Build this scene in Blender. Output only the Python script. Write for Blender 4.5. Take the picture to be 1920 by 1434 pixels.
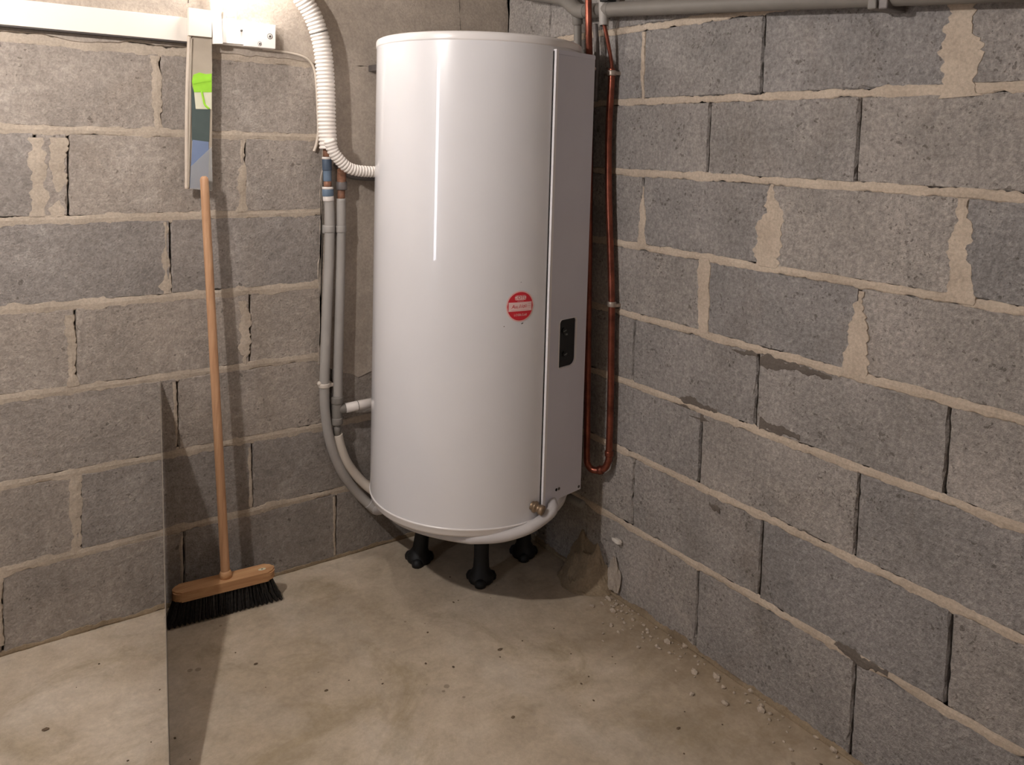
import bpy, bmesh, math, random
from mathutils import Vector, Matrix, noise
from mathutils.geometry import tessellate_polygon

random.seed(7)
for o in list(bpy.data.objects):
    bpy.data.objects.remove(o)
SC = bpy.context.scene
COL = SC.collection

# ------------------------------------------------------------------ camera
F_PX, CX, CY = 1500.0, 959.8, 376.5
CAM = Vector((-1.6513, -2.3842, 1.3656))
C_R = Vector((0.81639544, -0.57685514, 0.02714087))
C_U = Vector((0.01759589, 0.07182352, 0.99726214))
C_F = Vector((0.57722515, 0.81368269, -0.06878667))
cam_data = bpy.data.cameras.new('camera')
cam = bpy.data.objects.new('camera', cam_data)
COL.objects.link(cam)
m = Matrix.Identity(4)
for i in range(3):
    m[i][0], m[i][1], m[i][2], m[i][3] = C_R[i], C_U[i], -C_F[i], CAM[i]
cam.matrix_world = m
cam_data.sensor_fit = 'HORIZONTAL'
cam_data.sensor_width = 36.0
cam_data.lens = F_PX / 1920 * 36.0
cam_data.shift_x = (960 - CX) / 1920
cam_data.shift_y = -(717 - CY) / 1920
cam_data.clip_start = 0.02
SC.camera = cam

# ------------------------------------------------------------------ world and exposure
world = bpy.data.worlds.new('world')
SC.world = world
world.use_nodes = True
world.node_tree.nodes['Background'].inputs[0].default_value = (0.75, 0.85, 1.0, 1)
world.node_tree.nodes['Background'].inputs[1].default_value = 0.3
SC.view_settings.view_transform = 'Standard'
SC.view_settings.look = 'None'
SC.view_settings.gamma = 1.0
SC.view_settings.use_curve_mapping = False
SC.view_settings.exposure = 0.0

BULB_STRENGTH = 1560.0       # ceiling bulb hanging left of the frame
GLOBE_STRENGTH = 80.0        # bulkhead lamp on the left wall just over the frame
WINDOW_STRENGTH = 13.0       # daylight in the narrow side window
FILL_TUBE_STRENGTH = 13.0         # added fill light, shaped as a ceiling tube behind the viewer

# ------------------------------------------------------------------ helpers: where a line of sight meets a real plane
def ray(u, v):
    return C_F + C_R * ((u - CX) / F_PX) - C_U * ((v - CY) / F_PX)
def OL(u, v, off=0.0):
    d = ray(u, v); return CAM + d * ((-off - CAM.y) / d.y)
def OR(u, v, off=0.0):
    d = ray(u, v); return CAM + d * ((-off - CAM.x) / d.x)
def FL(u, v, z=0.0):
    d = ray(u, v); return CAM + d * ((z - CAM.z) / d.z)
TC = Vector((-0.325, -0.325)); TR = 0.3074
def CYL(u, v, r=TR):
    d = ray(u, v); ox, oy = CAM.x - TC.x, CAM.y - TC.y
    a = d.x * d.x + d.y * d.y; b = 2 * (ox * d.x + oy * d.y); k = ox * ox + oy * oy - r * r
    q = max(b * b - 4 * a * k, 0.0)
    return CAM + d * ((-b - math.sqrt(q)) / (2 * a))

# ------------------------------------------------------------------ helpers: objects
def link(name, bm, mat, parent=None, origin=None, smooth=False, recalc=True):
    if recalc:
        bmesh.ops.recalc_face_normals(bm, faces=bm.faces)
    me = bpy.data.meshes.new(name)
    if origin is not None:
        bmesh.ops.translate(bm, verts=bm.verts, vec=-Vector(origin))
    bm.to_mesh(me); bm.free()
    if smooth:
        for p in me.polygons: p.use_smooth = True
    mats = mat if isinstance(mat, (list, tuple)) else [mat]
    for mm in mats: me.materials.append(mm)
    o = bpy.data.objects.new(name, me)
    COL.objects.link(o)
    if origin is not None: o.location = origin
    if parent is not None:
        o.parent = parent
        pw = Matrix.Identity(4); q = parent; chain = []
        while q is not None: chain.append(q); q = q.parent
        for q in reversed(chain): pw = pw @ Matrix.Translation(q.location)
        o.location = (Vector(origin) if origin is not None else Vector((0, 0, 0))) - pw.translation
    return o
def empty(name, loc):
    o = bpy.data.objects.new(name, None); o.empty_display_size = 0.05
    COL.objects.link(o); o.location = loc
    return o
def tag(o, label, cat, group=None):
    o['label'] = label; o['category'] = cat
    if group: o['group'] = group
    return o
def structure(o, label=None):
    o['kind'] = 'structure'
    if label: o['label'] = label
    return o

def add_box(bm, a, b, bevel=0.0, seg=2, mi=0):
    a, b = Vector(a), Vector(b)
    vs = [bm.verts.new((x, y, z)) for x in (a.x, b.x) for y in (a.y, b.y) for z in (a.z, b.z)]
    fs = []
    for q in ((0,1,3,2),(4,6,7,5),(0,4,5,1),(2,3,7,6),(0,2,6,4),(1,5,7,3)):
        f = bm.faces.new([vs[i] for i in q]); f.material_index = mi; fs.append(f)
    if bevel:
        es = list({e for f in fs for e in f.edges})
        bmesh.ops.bevel(bm, geom=es, offset=bevel, segments=seg, profile=0.5, affect='EDGES')
def catmull(pts, n=8):
    pts = [Vector(p) for p in pts]
    out = []
    for i in range(len(pts) - 1):
        p0 = pts[max(i - 1, 0)]; p1 = pts[i]; p2 = pts[i + 1]; p3 = pts[min(i + 2, len(pts) - 1)]
        for k in range(n):
            t = k / n
            out.append(0.5 * ((2 * p1) + (p2 - p0) * t + (2 * p0 - 5 * p1 + 4 * p2 - p3) * t * t + (3 * p1 - p0 - 3 * p2 + p3) * t ** 3))
    out.append(pts[-1]); return out
def resample(pts, step):
    out = [pts[0].copy()]; need = step
    for a, b in zip(pts, pts[1:]):
        L = (b - a).length; done = 0.0
        while L - done >= need:
            done += need; out.append(a.lerp(b, done / L)); need = step
        need -= L - done
    return out
def add_tube(bm, pts, r, sides=14, caps=True, mi=0, smooth=True):
    pts = [Vector(p) for p in pts]; n = len(pts)
    tan = []
    for i in range(n):
        t = pts[min(i + 1, n - 1)] - pts[max(i - 1, 0)]; tan.append(t.normalized())
    ref = Vector((0, 0, 1)) if abs(tan[0].z) < 0.9 else Vector((1, 0, 0))
    nrm = (ref - tan[0] * ref.dot(tan[0])).normalized()
    rings = []
    for i in range(n):
        nrm = (nrm - tan[i] * nrm.dot(tan[i])).normalized()
        bi = tan[i].cross(nrm)
        rr = r(i, n) if callable(r) else r
        rings.append([bm.verts.new(pts[i] + (nrm * math.cos(a) + bi * math.sin(a)) * rr) for a in [2 * math.pi * k / sides for k in range(sides)]])
    for A, B in zip(rings, rings[1:]):
        for k in range(sides):
            f = bm.faces.new((A[k], A[(k + 1) % sides], B[(k + 1) % sides], B[k])); f.smooth = smooth; f.material_index = mi
    if caps:
        for rg in (rings[0], rings[-1]):
            f = bm.faces.new(rg); f.material_index = mi
    return rings
def add_lathe(bm, prof, center, sides=48, mi=0, close=False, axis=None):
    """prof: list of (r, h) along axis (default z) from center."""
    c = Vector(center)
    if axis is None: ax, e1, e2 = Vector((0,0,1)), Vector((1,0,0)), Vector((0,1,0))
    else:
        ax = Vector(axis).normalized(); ref = Vector((0,0,1)) if abs(ax.z) < .9 else Vector((1,0,0))
        e1 = ax.cross(ref).normalized(); e2 = ax.cross(e1)
    rings = []
    for r, h in prof:
        if r < 1e-6: rings.append([bm.verts.new(c + ax * h)])
        else: rings.append([bm.verts.new(c + ax * h + (e1 * math.cos(2*math.pi*k/sides) + e2 * math.sin(2*math.pi*k/sides)) * r) for k in range(sides)])
    for A, B in zip(rings, rings[1:]):
        for k in range(sides):
            k2 = (k + 1) % sides
            if len(A) == 1 and len(B) == 1: continue
            if len(A) == 1: f = bm.faces.new((A[0], B[k2], B[k]))
            elif len(B) == 1: f = bm.faces.new((A[k], A[k2], B[0]))
            else: f = bm.faces.new((A[k], A[k2], B[k2], B[k]))
            f.smooth = True; f.material_index = mi
def add_prism(bm, poly, mapf, d0, d1, mi=0):
    """poly: 2D outline, mapf(s, t, d) -> Vector; solid between depths d0 and d1."""
    A = [bm.verts.new(mapf(s, t, d0)) for s, t in poly]; B = [bm.verts.new(mapf(s, t, d1)) for s, t in poly]
    n = len(poly); fs = [bm.faces.new(A), bm.faces.new(B)]
    for k in range(n): fs.append(bm.faces.new((A[k], A[(k+1) % n], B[(k+1) % n], B[k])))
    for f in fs: f.material_index = mi
def rrect(x0, y0, x1, y1, radii, n=6):
    """radii: bl, br, tr, tl"""
    out = []
    for (cx, cy, a0, r) in ((x0, y0, 180, radii[0]), (x1, y0, 270, radii[1]), (x1, y1, 0, radii[2]), (x0, y1, 90, radii[3])):
        sx = 1 if cx == x0 else -1; sy = 1 if cy == y0 else -1
        for k in range(n + 1):
            a = math.radians(a0 + 90 * k / n)
            out.append((cx + sx * r + r * math.cos(a), cy + sy * r + r * math.sin(a)))
    return out
def nz(*a):
    return noise.noise(Vector(a))

# ------------------------------------------------------------------ materials
def srgb(r, g, b):
    f = lambda c: (c / 255 / 12.92) if c / 255 <= 0.04045 else ((c / 255 + 0.055) / 1.055) ** 2.4
    return (f(r), f(g), f(b), 1)
class Mat:
    def __init__(s, name):
        s.m = bpy.data.materials.new(name); s.m.use_nodes = True
        s.t = s.m.node_tree; s.n = s.t.nodes; s.l = s.t.links
        s.b = s.n['Principled BSDF']
        s.pos = s.n.new('ShaderNodeNewGeometry').outputs['Position']
    def noise(s, scale, detail=4, rough=.55, dist=0.0, vec=None):
        q = s.n.new('ShaderNodeTexNoise'); q.inputs['Scale'].default_value = scale
        q.inputs['Detail'].default_value = detail; q.inputs['Roughness'].default_value = rough; q.inputs['Distortion'].default_value = dist
        s.l.new(vec or s.pos, q.inputs['Vector']); return q.outputs['Fac']
    def voro(s, scale, rand=1.0, vec=None):
        q = s.n.new('ShaderNodeTexVoronoi'); q.inputs['Scale'].default_value = scale; q.inputs['Randomness'].default_value = rand
        s.l.new(vec or s.pos, q.inputs['Vector']); return q.outputs['Distance']
    def ramp(s, fac, stops):
        q = s.n.new('ShaderNodeValToRGB'); e = q.color_ramp.elements
        while len(e) < len(stops): e.new(0.5)
        for el, (p, c) in zip(e, stops):
            el.position = p; el.color = c if len(c) == 4 else (*c, 1)
        s.l.new(fac, q.inputs[0]); return q.outputs[0]
    def mix(s, fac, a, b, mode='MIX'):
        q = s.n.new('ShaderNodeMix'); q.data_type = 'RGBA'; q.blend_type = mode
        for inp, v in ((q.inputs[0], fac), (q.inputs[6], a), (q.inputs[7], b)):
            if hasattr(v, 'is_linked'): s.l.new(v, inp)
            else: inp.default_value = v
        return q.outputs[2]
    def math(s, op, a, b=0.0):
        q = s.n.new('ShaderNodeMath'); q.operation = op
        for inp, v in ((q.inputs[0], a), (q.inputs[1], b)):
            if hasattr(v, 'is_linked'): s.l.new(v, inp)
            else: inp.default_value = v
        return q.outputs[0]
    def scaled(s, x, y, z):
        q = s.n.new('ShaderNodeVectorMath'); q.operation = 'MULTIPLY'; q.inputs[1].default_value = (x, y, z)
        s.l.new(s.pos, q.inputs[0]); return q.outputs[0]
    def rnd(s):
        return s.n.new('ShaderNodeObjectInfo').outputs['Random']
    def bump(s, h, strength=.5, dist=.003):
        q = s.n.new('ShaderNodeBump'); q.inputs['Strength'].default_value = strength; q.inputs['Distance'].default_value = dist
        s.l.new(h, q.inputs['Height']); s.l.new(q.outputs[0], s.b.inputs['Normal'])
    def set(s, color=None, rough=.7, metal=0.0, **kw):
        if color is not None:
            if hasattr(color, 'is_linked'): s.l.new(color, s.b.inputs['Base Color'])
            else: s.b.inputs['Base Color'].default_value = color
        if hasattr(rough, 'is_linked'): s.l.new(rough, s.b.inputs['Roughness'])
        else: s.b.inputs['Roughness'].default_value = rough
        s.b.inputs['Metallic'].default_value = metal
        for k, v in kw.items(): s.b.inputs[k].default_value = v
        return s.m

def block_material(name, dark, light, pit, grain, pits_scale, relief, pit_amount, mid_scale=44):
    M = Mat(name)
    wn = M.n.new('ShaderNodeTexNoise'); wn.inputs['Scale'].default_value = 45; wn.inputs['Detail'].default_value = 3; M.l.new(M.pos, wn.inputs['Vector'])
    w1_ = M.n.new('ShaderNodeVectorMath'); w1_.operation = 'MULTIPLY_ADD'; w1_.inputs[1].default_value = (.030,) * 3
    M.l.new(wn.outputs['Color'], w1_.inputs[0]); M.l.new(M.pos, w1_.inputs[2]); warp = w1_.outputs[0]
    blotch = M.noise(4.5, 8, .68)
    base = M.ramp(blotch, [(.30, dark), (.70, light)])
    pale = M.ramp(M.noise(7, 9, .74, .8), [(.52, (0,0,0)), (.72, (1,1,1))])
    base = M.mix(M.math('MULTIPLY', pale, .42), base, srgb(198, 191, 184))
    dirt = M.ramp(M.noise(3.1, 7, .7, .5, M.scaled(1, 1, .7)), [(.55, (0,0,0)), (.75, (1,1,1))])
    base = M.mix(M.math('MULTIPLY', dirt, .30), base, srgb(120, 104, 88))
    mid = M.noise(mid_scale, 5, .74)
    base = M.mix(.55, base, M.ramp(mid, [(.32, (.55,.55,.55)), (.68, (1.38,1.38,1.38))]), 'MULTIPLY')
    fine = M.noise(grain, 2, .6)
    base = M.mix(.35, base, M.ramp(fine, [(.30, (.5,.5,.5)), (.70, (1.45,1.45,1.45))]), 'MULTIPLY')
    tint = M.ramp(M.rnd(), [(0, (.86,.87,.89)), (1, (1.10,1.07,1.03))])
    base = M.mix(1.0, base, tint, 'MULTIPLY')
    pv = M.voro(pits_scale, 1.0, warp)
    pthr = M.math('MULTIPLY', M.ramp(M.noise(11, 4, .65), [(.40, (0,0,0)), (.70, (1,1,1))]), pit_amount)
    pitm = M.math('LESS_THAN', pv, pthr)
    base = M.mix(M.math('MULTIPLY', pitm, .55), base, pit)
    pv2 = M.math('LESS_THAN', M.voro(pits_scale * 2.3, 1.0, warp), M.math('MULTIPLY', pthr, .9))
    base = M.mix(M.math('MULTIPLY', pv2, .35), base, pit)
    h = M.math('ADD', M.math('MULTIPLY', fine, .5), M.math('MULTIPLY', pitm, -.8))
    h = M.math('ADD', h, M.math('MULTIPLY', pv2, -.4))
    h = M.math('ADD', h, M.math('MULTIPLY', mid, 1.5))
    M.bump(h, relief, .005)
    return M.set(base, .92, **{'Specular IOR Level': .25})
MB_L = block_material('block_smooth_grey', srgb(140,133,127), srgb(170,161,153), srgb(86,78,72), 170, 48, .65, .26, 55)
MB_R = block_material('block_rough_grey', srgb(142,138,135), srgb(174,168,164), srgb(84,77,71), 140, 66, 1.0, .36, 72)

def mortar_material(name, a, b):
    M = Mat(name)
    c = M.ramp(M.noise(8, 6, .65), [(.3, a), (.7, b)])
    fine = M.noise(150, 3, .65)
    c = M.mix(.4, c, M.ramp(fine, [(.3, (.6,.6,.6)), (.7, (1.3,1.3,1.3))]), 'MULTIPLY')
    M.bump(M.math('ADD', M.math('MULTIPLY', fine, .5), M.noise(28, 4, .6)), .6, .004)
    return M.set(c, .93, **{'Specular IOR Level': .2})
M_MORTAR = mortar_material('sandy_mortar', srgb(176,161,145), srgb(200,185,168))
M_MORTAR_L = mortar_material('pale_mortar', srgb(168,155,140), srgb(192,178,162))
M_BACK = mortar_material('deep_joint_mortar', srgb(78,70,64), srgb(98,90,82))
M_RENDER = mortar_material('cement_render', srgb(158,147,136), srgb(186,174,161))
M_DAMP = mortar_material('damp_stain', srgb(98,90,84), srgb(112,104,97))
M_LUMP = mortar_material('spilled_mortar', srgb(128,112,92), srgb(166,148,124))
M_PLAIN = mortar_material('plain_cement_wall', srgb(140,131,122), srgb(168,158,147))

def floor_material():
    M = Mat('stained_concrete_floor')
    big = M.noise(1.7, 6, .62, .5)
    c = M.ramp(big, [(.30, srgb(166,151,130)), (.48, srgb(192,177,157)), (.68, srgb(210,197,180))])
    ol = M.ramp(M.noise(3.3, 7, .7, .9), [(.52, (0,0,0)), (.68, (1,1,1))])
    c = M.mix(M.math('MULTIPLY', ol, .55), c, srgb(146,130,100))
    gr = M.ramp(M.noise(2.6, 6, .66, .4, M.scaled(1.1, .8, 1)), [(.50, (0,0,0)), (.66, (1,1,1))])
    c = M.mix(M.math('MULTIPLY', gr, .40), c, srgb(206,197,184))
    # dried seepage that follows the foot of the right wall and a drip mark beside it
    sep = M.n.new('ShaderNodeSeparateXYZ'); M.l.new(M.pos, sep.inputs[0])
    near = M.math('ADD', sep.outputs['X'], M.math('MULTIPLY', M.noise(5, 5, .65), .55))
    rust = M.ramp(near, [(.05, (0,0,0)), (.30, (1,1,1))])
    c = M.mix(M.math('MULTIPLY', rust, .50), c, srgb(134,112,82))
    mot = M.noise(15, 8, .74, .3)
    c = M.mix(.42, c, M.ramp(mot, [(.32, (.62,.60,.57)), (.66, (1.22,1.21,1.20))]), 'MULTIPLY')
    c = M.mix(.28, c, M.ramp(M.noise(75, 4, .7), [(.30, (.66,.65,.64)), (.66, (1.2,1.2,1.2))]), 'MULTIPLY')
    spv = M.voro(17)
    sp = M.math('LESS_THAN', spv, M.math('MULTIPLY', M.ramp(M.noise(4.2, 2), [(.50, (0,0,0)), (.72, (1,1,1))]), .17))
    c = M.mix(M.math('MULTIPLY', sp, .5), c, srgb(104,90,72))
    fine = M.noise(120, 3, .6)
    M.bump(M.math('ADD', M.math('MULTIPLY', fine, .4), M.math('MULTIPLY', mot, .7)), .45, .003)
    return M.set(c, .78, **{'Specular IOR Level': .35})
M_FLOOR = floor_material()

def simple(name, col, rough=.5, metal=0.0, var=.06, scale=12, bump=0.0, bscale=60, **kw):
    M = Mat(name)
    lo = tuple(min(1, c * (1 - var * 2)) for c in col[:3]) + (1,); hi = tuple(min(1, c * (1 + var)) for c in col[:3]) + (1,)
    c = M.ramp(M.noise(scale, 4, .6), [(.3, lo), (.7, hi)])
    if bump: M.bump(M.noise(bscale, 3, .6), bump, .002)
    return M.set(c, rough, metal, **kw)
M_TANK = simple('white_enamel', srgb(228,226,228), .30, 0, .015, 3, **{'Coat Weight': .8, 'Coat Roughness': .025})
M_LID = simple('white_lid_enamel', srgb(236,231,229), .30, 0, .015, 3, **{'Coat Weight': .3, 'Coat Roughness': .15})
M_PANEL = simple('silver_grey_painted_steel', srgb(216,215,226), .34, 0.0, .02, 5)
M_PANEL_EDGE = simple('white_panel_edge', srgb(232,228,230), .28, 0, .02, 6)
M_GAP = simple('black_gap', srgb(24,22,22), .8)
M_BLACK = simple('black_plastic', srgb(16,17,18), .55)
M_LEG = simple('black_leg_plastic', srgb(20,20,22), .6, 0, .1, 30)
M_KNOB = simple('grey_plastic_knob', srgb(112,116,112), .4)
M_RED = simple('red_print', srgb(214,44,58), .45, 0, .02)
M_PINK = simple('pale_pink_paper', srgb(243,196,190), .5, 0, .02)
M_STWHITE = simple('white_print', srgb(242,206,202), .5, 0, .02)
M_BRASS = simple('tarnished_brass', srgb(150,128,104), .45, .6, .2, 90)
M_COPPER = simple('copper', srgb(140,80,64), .33, .8, .22, 25)
M_COPPER_RED = simple('brown_painted_copper', srgb(128,62,48), .45, .35, .15, 25)
M_SOLDER = simple('solder_tin', srgb(190,176,164), .45, .7, .2, 80)
M_GREYPVC = simple('grey_pvc', srgb(164,159,154), .5, 0, .05, 8)
M_GREYPVC_D = simple('dark_grey_pvc', srgb(124,119,113), .55, 0, .06, 10)
M_WHITEPVC = simple('white_pvc', srgb(222,214,208), .42, 0, .03, 8)
M_HOSE = simple('pale_grey_hose', srgb(196,191,190), .45, 0, .03, 8)
M_BEIGEPVC = simple('cream_pvc', srgb(206,196,184), .48, 0, .03, 8)
M_CONDUIT = simple('white_corrugated_plastic', srgb(236,228,220), .45, 0, .02, 8)
M_BLUE = simple('blue_grey_fitting', srgb(100,118,138), .5, 0, .08, 20)
M_BLUE_D = simple('dark_blue_fitting', srgb(72,86,104), .5, 0, .08, 20)
M_RUST = simple('rusty_copper_fitting', srgb(150,108,86), .6, .3, .25, 60)
M_PIPE_DK = simple('dull_steel_pipe', srgb(112,106,104), .5, .3, .15, 30)
M_ALU = simple('white_painted_rail', srgb(236,228,218), .42, 0, .02, 4)
M_DKLINE = simple('dark_strip_grey', srgb(70,64,62), .7)
M_SCREW = simple('grey_screw_steel', srgb(110,104,100), .45, .8, .15, 60)
M_CABLE = simple('cream_cable', srgb(196,184,170), .5, 0, .04, 10)
M_WHITE = simple('white_plastic', srgb(240,234,228), .45, 0, .02, 6)
M_LIME = simple('lime_green_paper', srgb(160,222,62), .6, 0, .06, 25)
M_CREAM = simple('cream_paper', srgb(224,222,196), .6, 0, .03, 20)
M_DKGREEN = simple('dark_green_card', srgb(82,94,92), .5, 0, .08, 15)
M_SLATE = simple('slate_blue_card', srgb(124,140,172), .5, 0, .05, 12)
M_TAUPE = simple('taupe_card', srgb(176,164,148), .55, 0, .05, 12)
M_STRIPEDGE = simple('beige_plastic_edge', srgb(206,192,176), .5, 0, .05, 30)
M_SHADE_BOARD = simple('grey_shade_board', srgb(128,118,106), .8, 0, .06, 10)  # for the added sheet that casts the wedge of shade
M_DIRT = simple('brown_grit', srgb(104,88,70), .95, 0, .25, 60, .5)
M_FLAKE = simple('white_plaster_flake', srgb(214,206,196), .85, 0, .06, 60, .4)

def wood_material():
    M = Mat('beech_wood')
    v = M.scaled(60, 60, 4)
    g = M.noise(1.0, 6, .65, 1.2, v)
    c = M.ramp(g, [(.25, srgb(164,120,88)), (.5, srgb(194,150,114)), (.75, srgb(212,172,136))])
    c = M.mix(.35, c, M.ramp(M.noise(3, 3), [(.3, (.8,.78,.74)), (.7, (1.1,1.1,1.1))]), 'MULTIPLY')
    M.bump(g, .15, .001)
    return M.set(c, .5)
M_WOOD = wood_material()
def wood_head():
    M = Mat('beech_wood_head')
    v = M.scaled(5, 70, 70)
    g = M.noise(1.0, 6, .65, 1.0, v)
    c = M.ramp(g, [(.25, srgb(164,116,78)), (.5, srgb(192,146,104)), (.75, srgb(208,166,122))])
    return M.set(c, .55)
M_WOODH = wood_head()
def bristle_material():
    M = Mat('black_bristle')
    c = M.ramp(M.noise(140, 2), [(.3, srgb(24,23,23)), (.75, srgb(66,62,60))])
    return M.set(c, .6)
M_BRISTLE = bristle_material()
def clear_plastic():
    M = Mat('clear_milky_plastic')
    t = M.n.new('ShaderNodeBsdfTransparent'); t.inputs[0].default_value = (.93,.94,.95,1)
    mx = M.n.new('ShaderNodeMixShader'); mx.inputs[0].default_value = .34
    M.set(srgb(206,206,204), .25)
    out = M.n['Material Output']
    M.l.new(t.outputs[0], mx.inputs[1]); M.l.new(M.b.outputs[0], mx.inputs[2]); M.l.new(mx.outputs[0], out.inputs[0])
    return M.m
M_CLEAR = clear_plastic()
def emission(name, col, strength):
    m_ = bpy.data.materials.new(name); m_.use_nodes = True
    n = m_.node_tree.nodes; n.clear()
    e = n.new('ShaderNodeEmission'); e.inputs[0].default_value = (*col, 1); e.inputs[1].default_value = strength
    o = n.new('ShaderNodeOutputMaterial'); m_.node_tree.links.new(e.outputs[0], o.inputs[0])
    return m_
M_BULB = emission('glowing_bulb_glass', (1.0, .94, .90), BULB_STRENGTH)
M_GLOBE = emission('glowing_globe_glass', (1.0, .94, .88), GLOBE_STRENGTH)
M_FILL_TUBE = emission('fill_tube_glow', (1.0, .95, .93), FILL_TUBE_STRENGTH)
M_DAY = emission('daylight_pane', (.86, .90, 1.0), WINDOW_STRENGTH)

# ------------------------------------------------------------------ room shell
X0, Y0, H = -3.2, -3.6, 2.16
DEEP = 0.035
mapL = lambda s, t, d: Vector((s, -d, t))
mapR = lambda s, t, d: Vector((-d, s, t))

bm = bmesh.new(); add_box(bm, (X0 - .1, Y0 - .1, -.12), (.14, .14, 0))
floor = structure(link('floor', bm, M_FLOOR), 'bare tan concrete floor with stains and specks')
bm = bmesh.new(); add_box(bm, (X0 - .1, Y0 - .1, H), (.14, .14, H + .1))
structure(link('ceiling', bm, M_PLAIN), 'bare grey concrete ceiling')
bm = bmesh.new(); add_box(bm, (X0 - .1, DEEP, 0), (.14, .14, H))
wall_left = structure(link('wall_left', bm, M_BACK), 'left wall of smooth grey concrete blocks behind the broom')
bm = bmesh.new(); add_box(bm, (DEEP, Y0 - .1, 0), (.14, DEEP, H))
wall_right = structure(link('wall_right', bm, M_BACK), 'right wall of rough grey concrete blocks')
bm = bmesh.new(); add_box(bm, (X0 - .1, Y0 - .1, 0), (.035, Y0, H))
structure(link('wall_back', bm, M_PLAIN), 'plain cement wall behind the viewer')
# side wall with a narrow tall window opening (mirrored as the bright streak on the tank)
WY0, WY1, WZ0, WZ1 = -1.22, -1.02, .63, 1.86
bm = bmesh.new()
add_box(bm, (X0 - .1, Y0, 0), (X0, WY0, H)); add_box(bm, (X0 - .1, WY1, 0), (X0, DEEP, H))
add_box(bm, (X0 - .1, WY0, 0), (X0, WY1, WZ0)); add_box(bm, (X0 - .1, WY0, WZ1), (X0, WY1, H))
structure(link('wall_side', bm, M_PLAIN), 'plain cement wall left of the viewer')
bm = bmesh.new(); add_box(bm, (X0 - .06, WY0, WZ0), (X0 - .05, WY1, WZ1))
w1 = structure(link('window_1', bm, M_DAY), 'narrow tall window pane bright with daylight')
bm = bmesh.new()
for a, b in (((WY0, WZ0), (WY0 + .02, WZ1)), ((WY1 - .02, WZ0), (WY1, WZ1)), ((WY0, WZ0), (WY1, WZ0 + .02)), ((WY0, WZ1 - .02), (WY1, WZ1))):
    add_box(bm, (X0 - .05, a[0], a[1]), (X0 - .02, b[0], b[1]))
link('window_frame', bm, M_WHITE, w1)

# ------------------------------------------------------------------ blocks
def block_mesh(bm, mapf, s0, s1, t0, t1, seed, jit=.0022, bev=.0032, step=.020):
    """rough-edged concrete block, face at depth 0, arrises chipped"""
    rnd = random.Random(seed)
    r = .0035
    per = []
    def edge(ax, ay, bx, by):
        L = math.hypot(bx - ax, by - ay); n = max(2, int(L / step))
        per.append((ax, ay))
        for k in range(1, n):
            f = (k - .3 + .6 * rnd.random()) / n
            per.append((ax + (bx - ax) * f, ay + (by - ay) * f))
        per.append((bx, by))
    edge(s0 + r, t0, s1 - r, t0); edge(s1, t0 + r, s1, t1 - r); edge(s1 - r, t1, s0 + r, t1); edge(s0, t1 - r, s0, t0 + r)
    cs, ct = (s0 + s1) / 2, (t0 + t1) / 2
    outer, face = [], []
    for (x, y) in per:
        j = jit * (rnd.random() + rnd.random() - 1) + .0016 * nz(x * 25 + seed, y * 25, 3.1)
        dx = -1 if abs(x - s0) < 1e-6 else (1 if abs(x - s1) < 1e-6 else 0)
        dy = -1 if abs(y - t0) < 1e-6 else (1 if abs(y - t1) < 1e-6 else 0)
        outer.append((x + dx * j, y + dy * j))
        ins = bev * (.5 + rnd.random()) * (2.2 if rnd.random() < .06 else 1)
        face.append((min(max(x, s0 + ins), s1 - ins), min(max(y, t0 + ins), t1 - ins)))
    n = len(per)
    A = [bm.verts.new(mapf(x, y, -DEEP)) for x, y in outer]
    B = [bm.verts.new(mapf(x, y, -.005 - .003 * rnd.random())) for x, y in outer]
    tilt = rnd.uniform(-.0012, .0012)
    Cc = [bm.verts.new(mapf(x, y, tilt * (x - cs) / (s1 - s0) * 2)) for x, y in face]
    bm.faces.new(Cc)
    for P_, Q_ in ((A, B), (B, Cc)):
        for k in range(n):
            try: bm.faces.new((P_[k], P_[(k+1) % n], Q_[(k+1) % n], Q_[k]))
            except ValueError: pass

def rag_strip(bm, mapf, a, b, width, amp, seed, proud=.001, edge_d=-.007, step=.0055, prof=None, freq=14):
    """strip of mortar with ragged edges from a to b (2D wall coordinates)"""
    a, b = Vector(a), Vector(b); L = (b - a).length; t = (b - a) / L; nrm = Vector((-t.y, t.x))
    n = max(3, int(L / step)); rows = []
    for k in range(n + 1):
        f = k / n; s = f * L
        wv = (prof(f) if prof else 1.0) * width / 2
        up = wv + amp * nz(s * freq, seed * 1.7, .3) + amp * .6 * nz(s * freq * 4, seed * 1.7, 5.3) + amp * .35 * nz(s * freq * 11, seed * 1.7, 8.3)
        dn = wv + amp * nz(s * freq, seed * 1.7, 9.3) + amp * .6 * nz(s * freq * 4, seed * 1.7, 15.3) + amp * .35 * nz(s * freq * 11, seed * 1.7, 18.3)
        up = max(up, .0015); dn = max(dn, .0015)
        wob = .0025 * nz(s * 3, seed, 2.2)
        c = a + t * s + nrm * wob
        ins = min(.003, .4 * min(up, dn)); pr = proud + .0022 * nz(s * 22, seed, 7.7)
        row = []
        for off, d in ((up, edge_d), (up - ins, pr - .0012), (0, pr + .001 * nz(s * 50, seed, 1.1)), (-(dn - ins), pr - .0012), (-dn, edge_d)):
            p = c + nrm * off; row.append(bm.verts.new(mapf(p.x, p.y, d)))
        rows.append(row)
    for A, B in zip(rows, rows[1:]):
        for k in range(4): bm.faces.new((A[k], A[k+1], B[k+1], B[k]))

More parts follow.
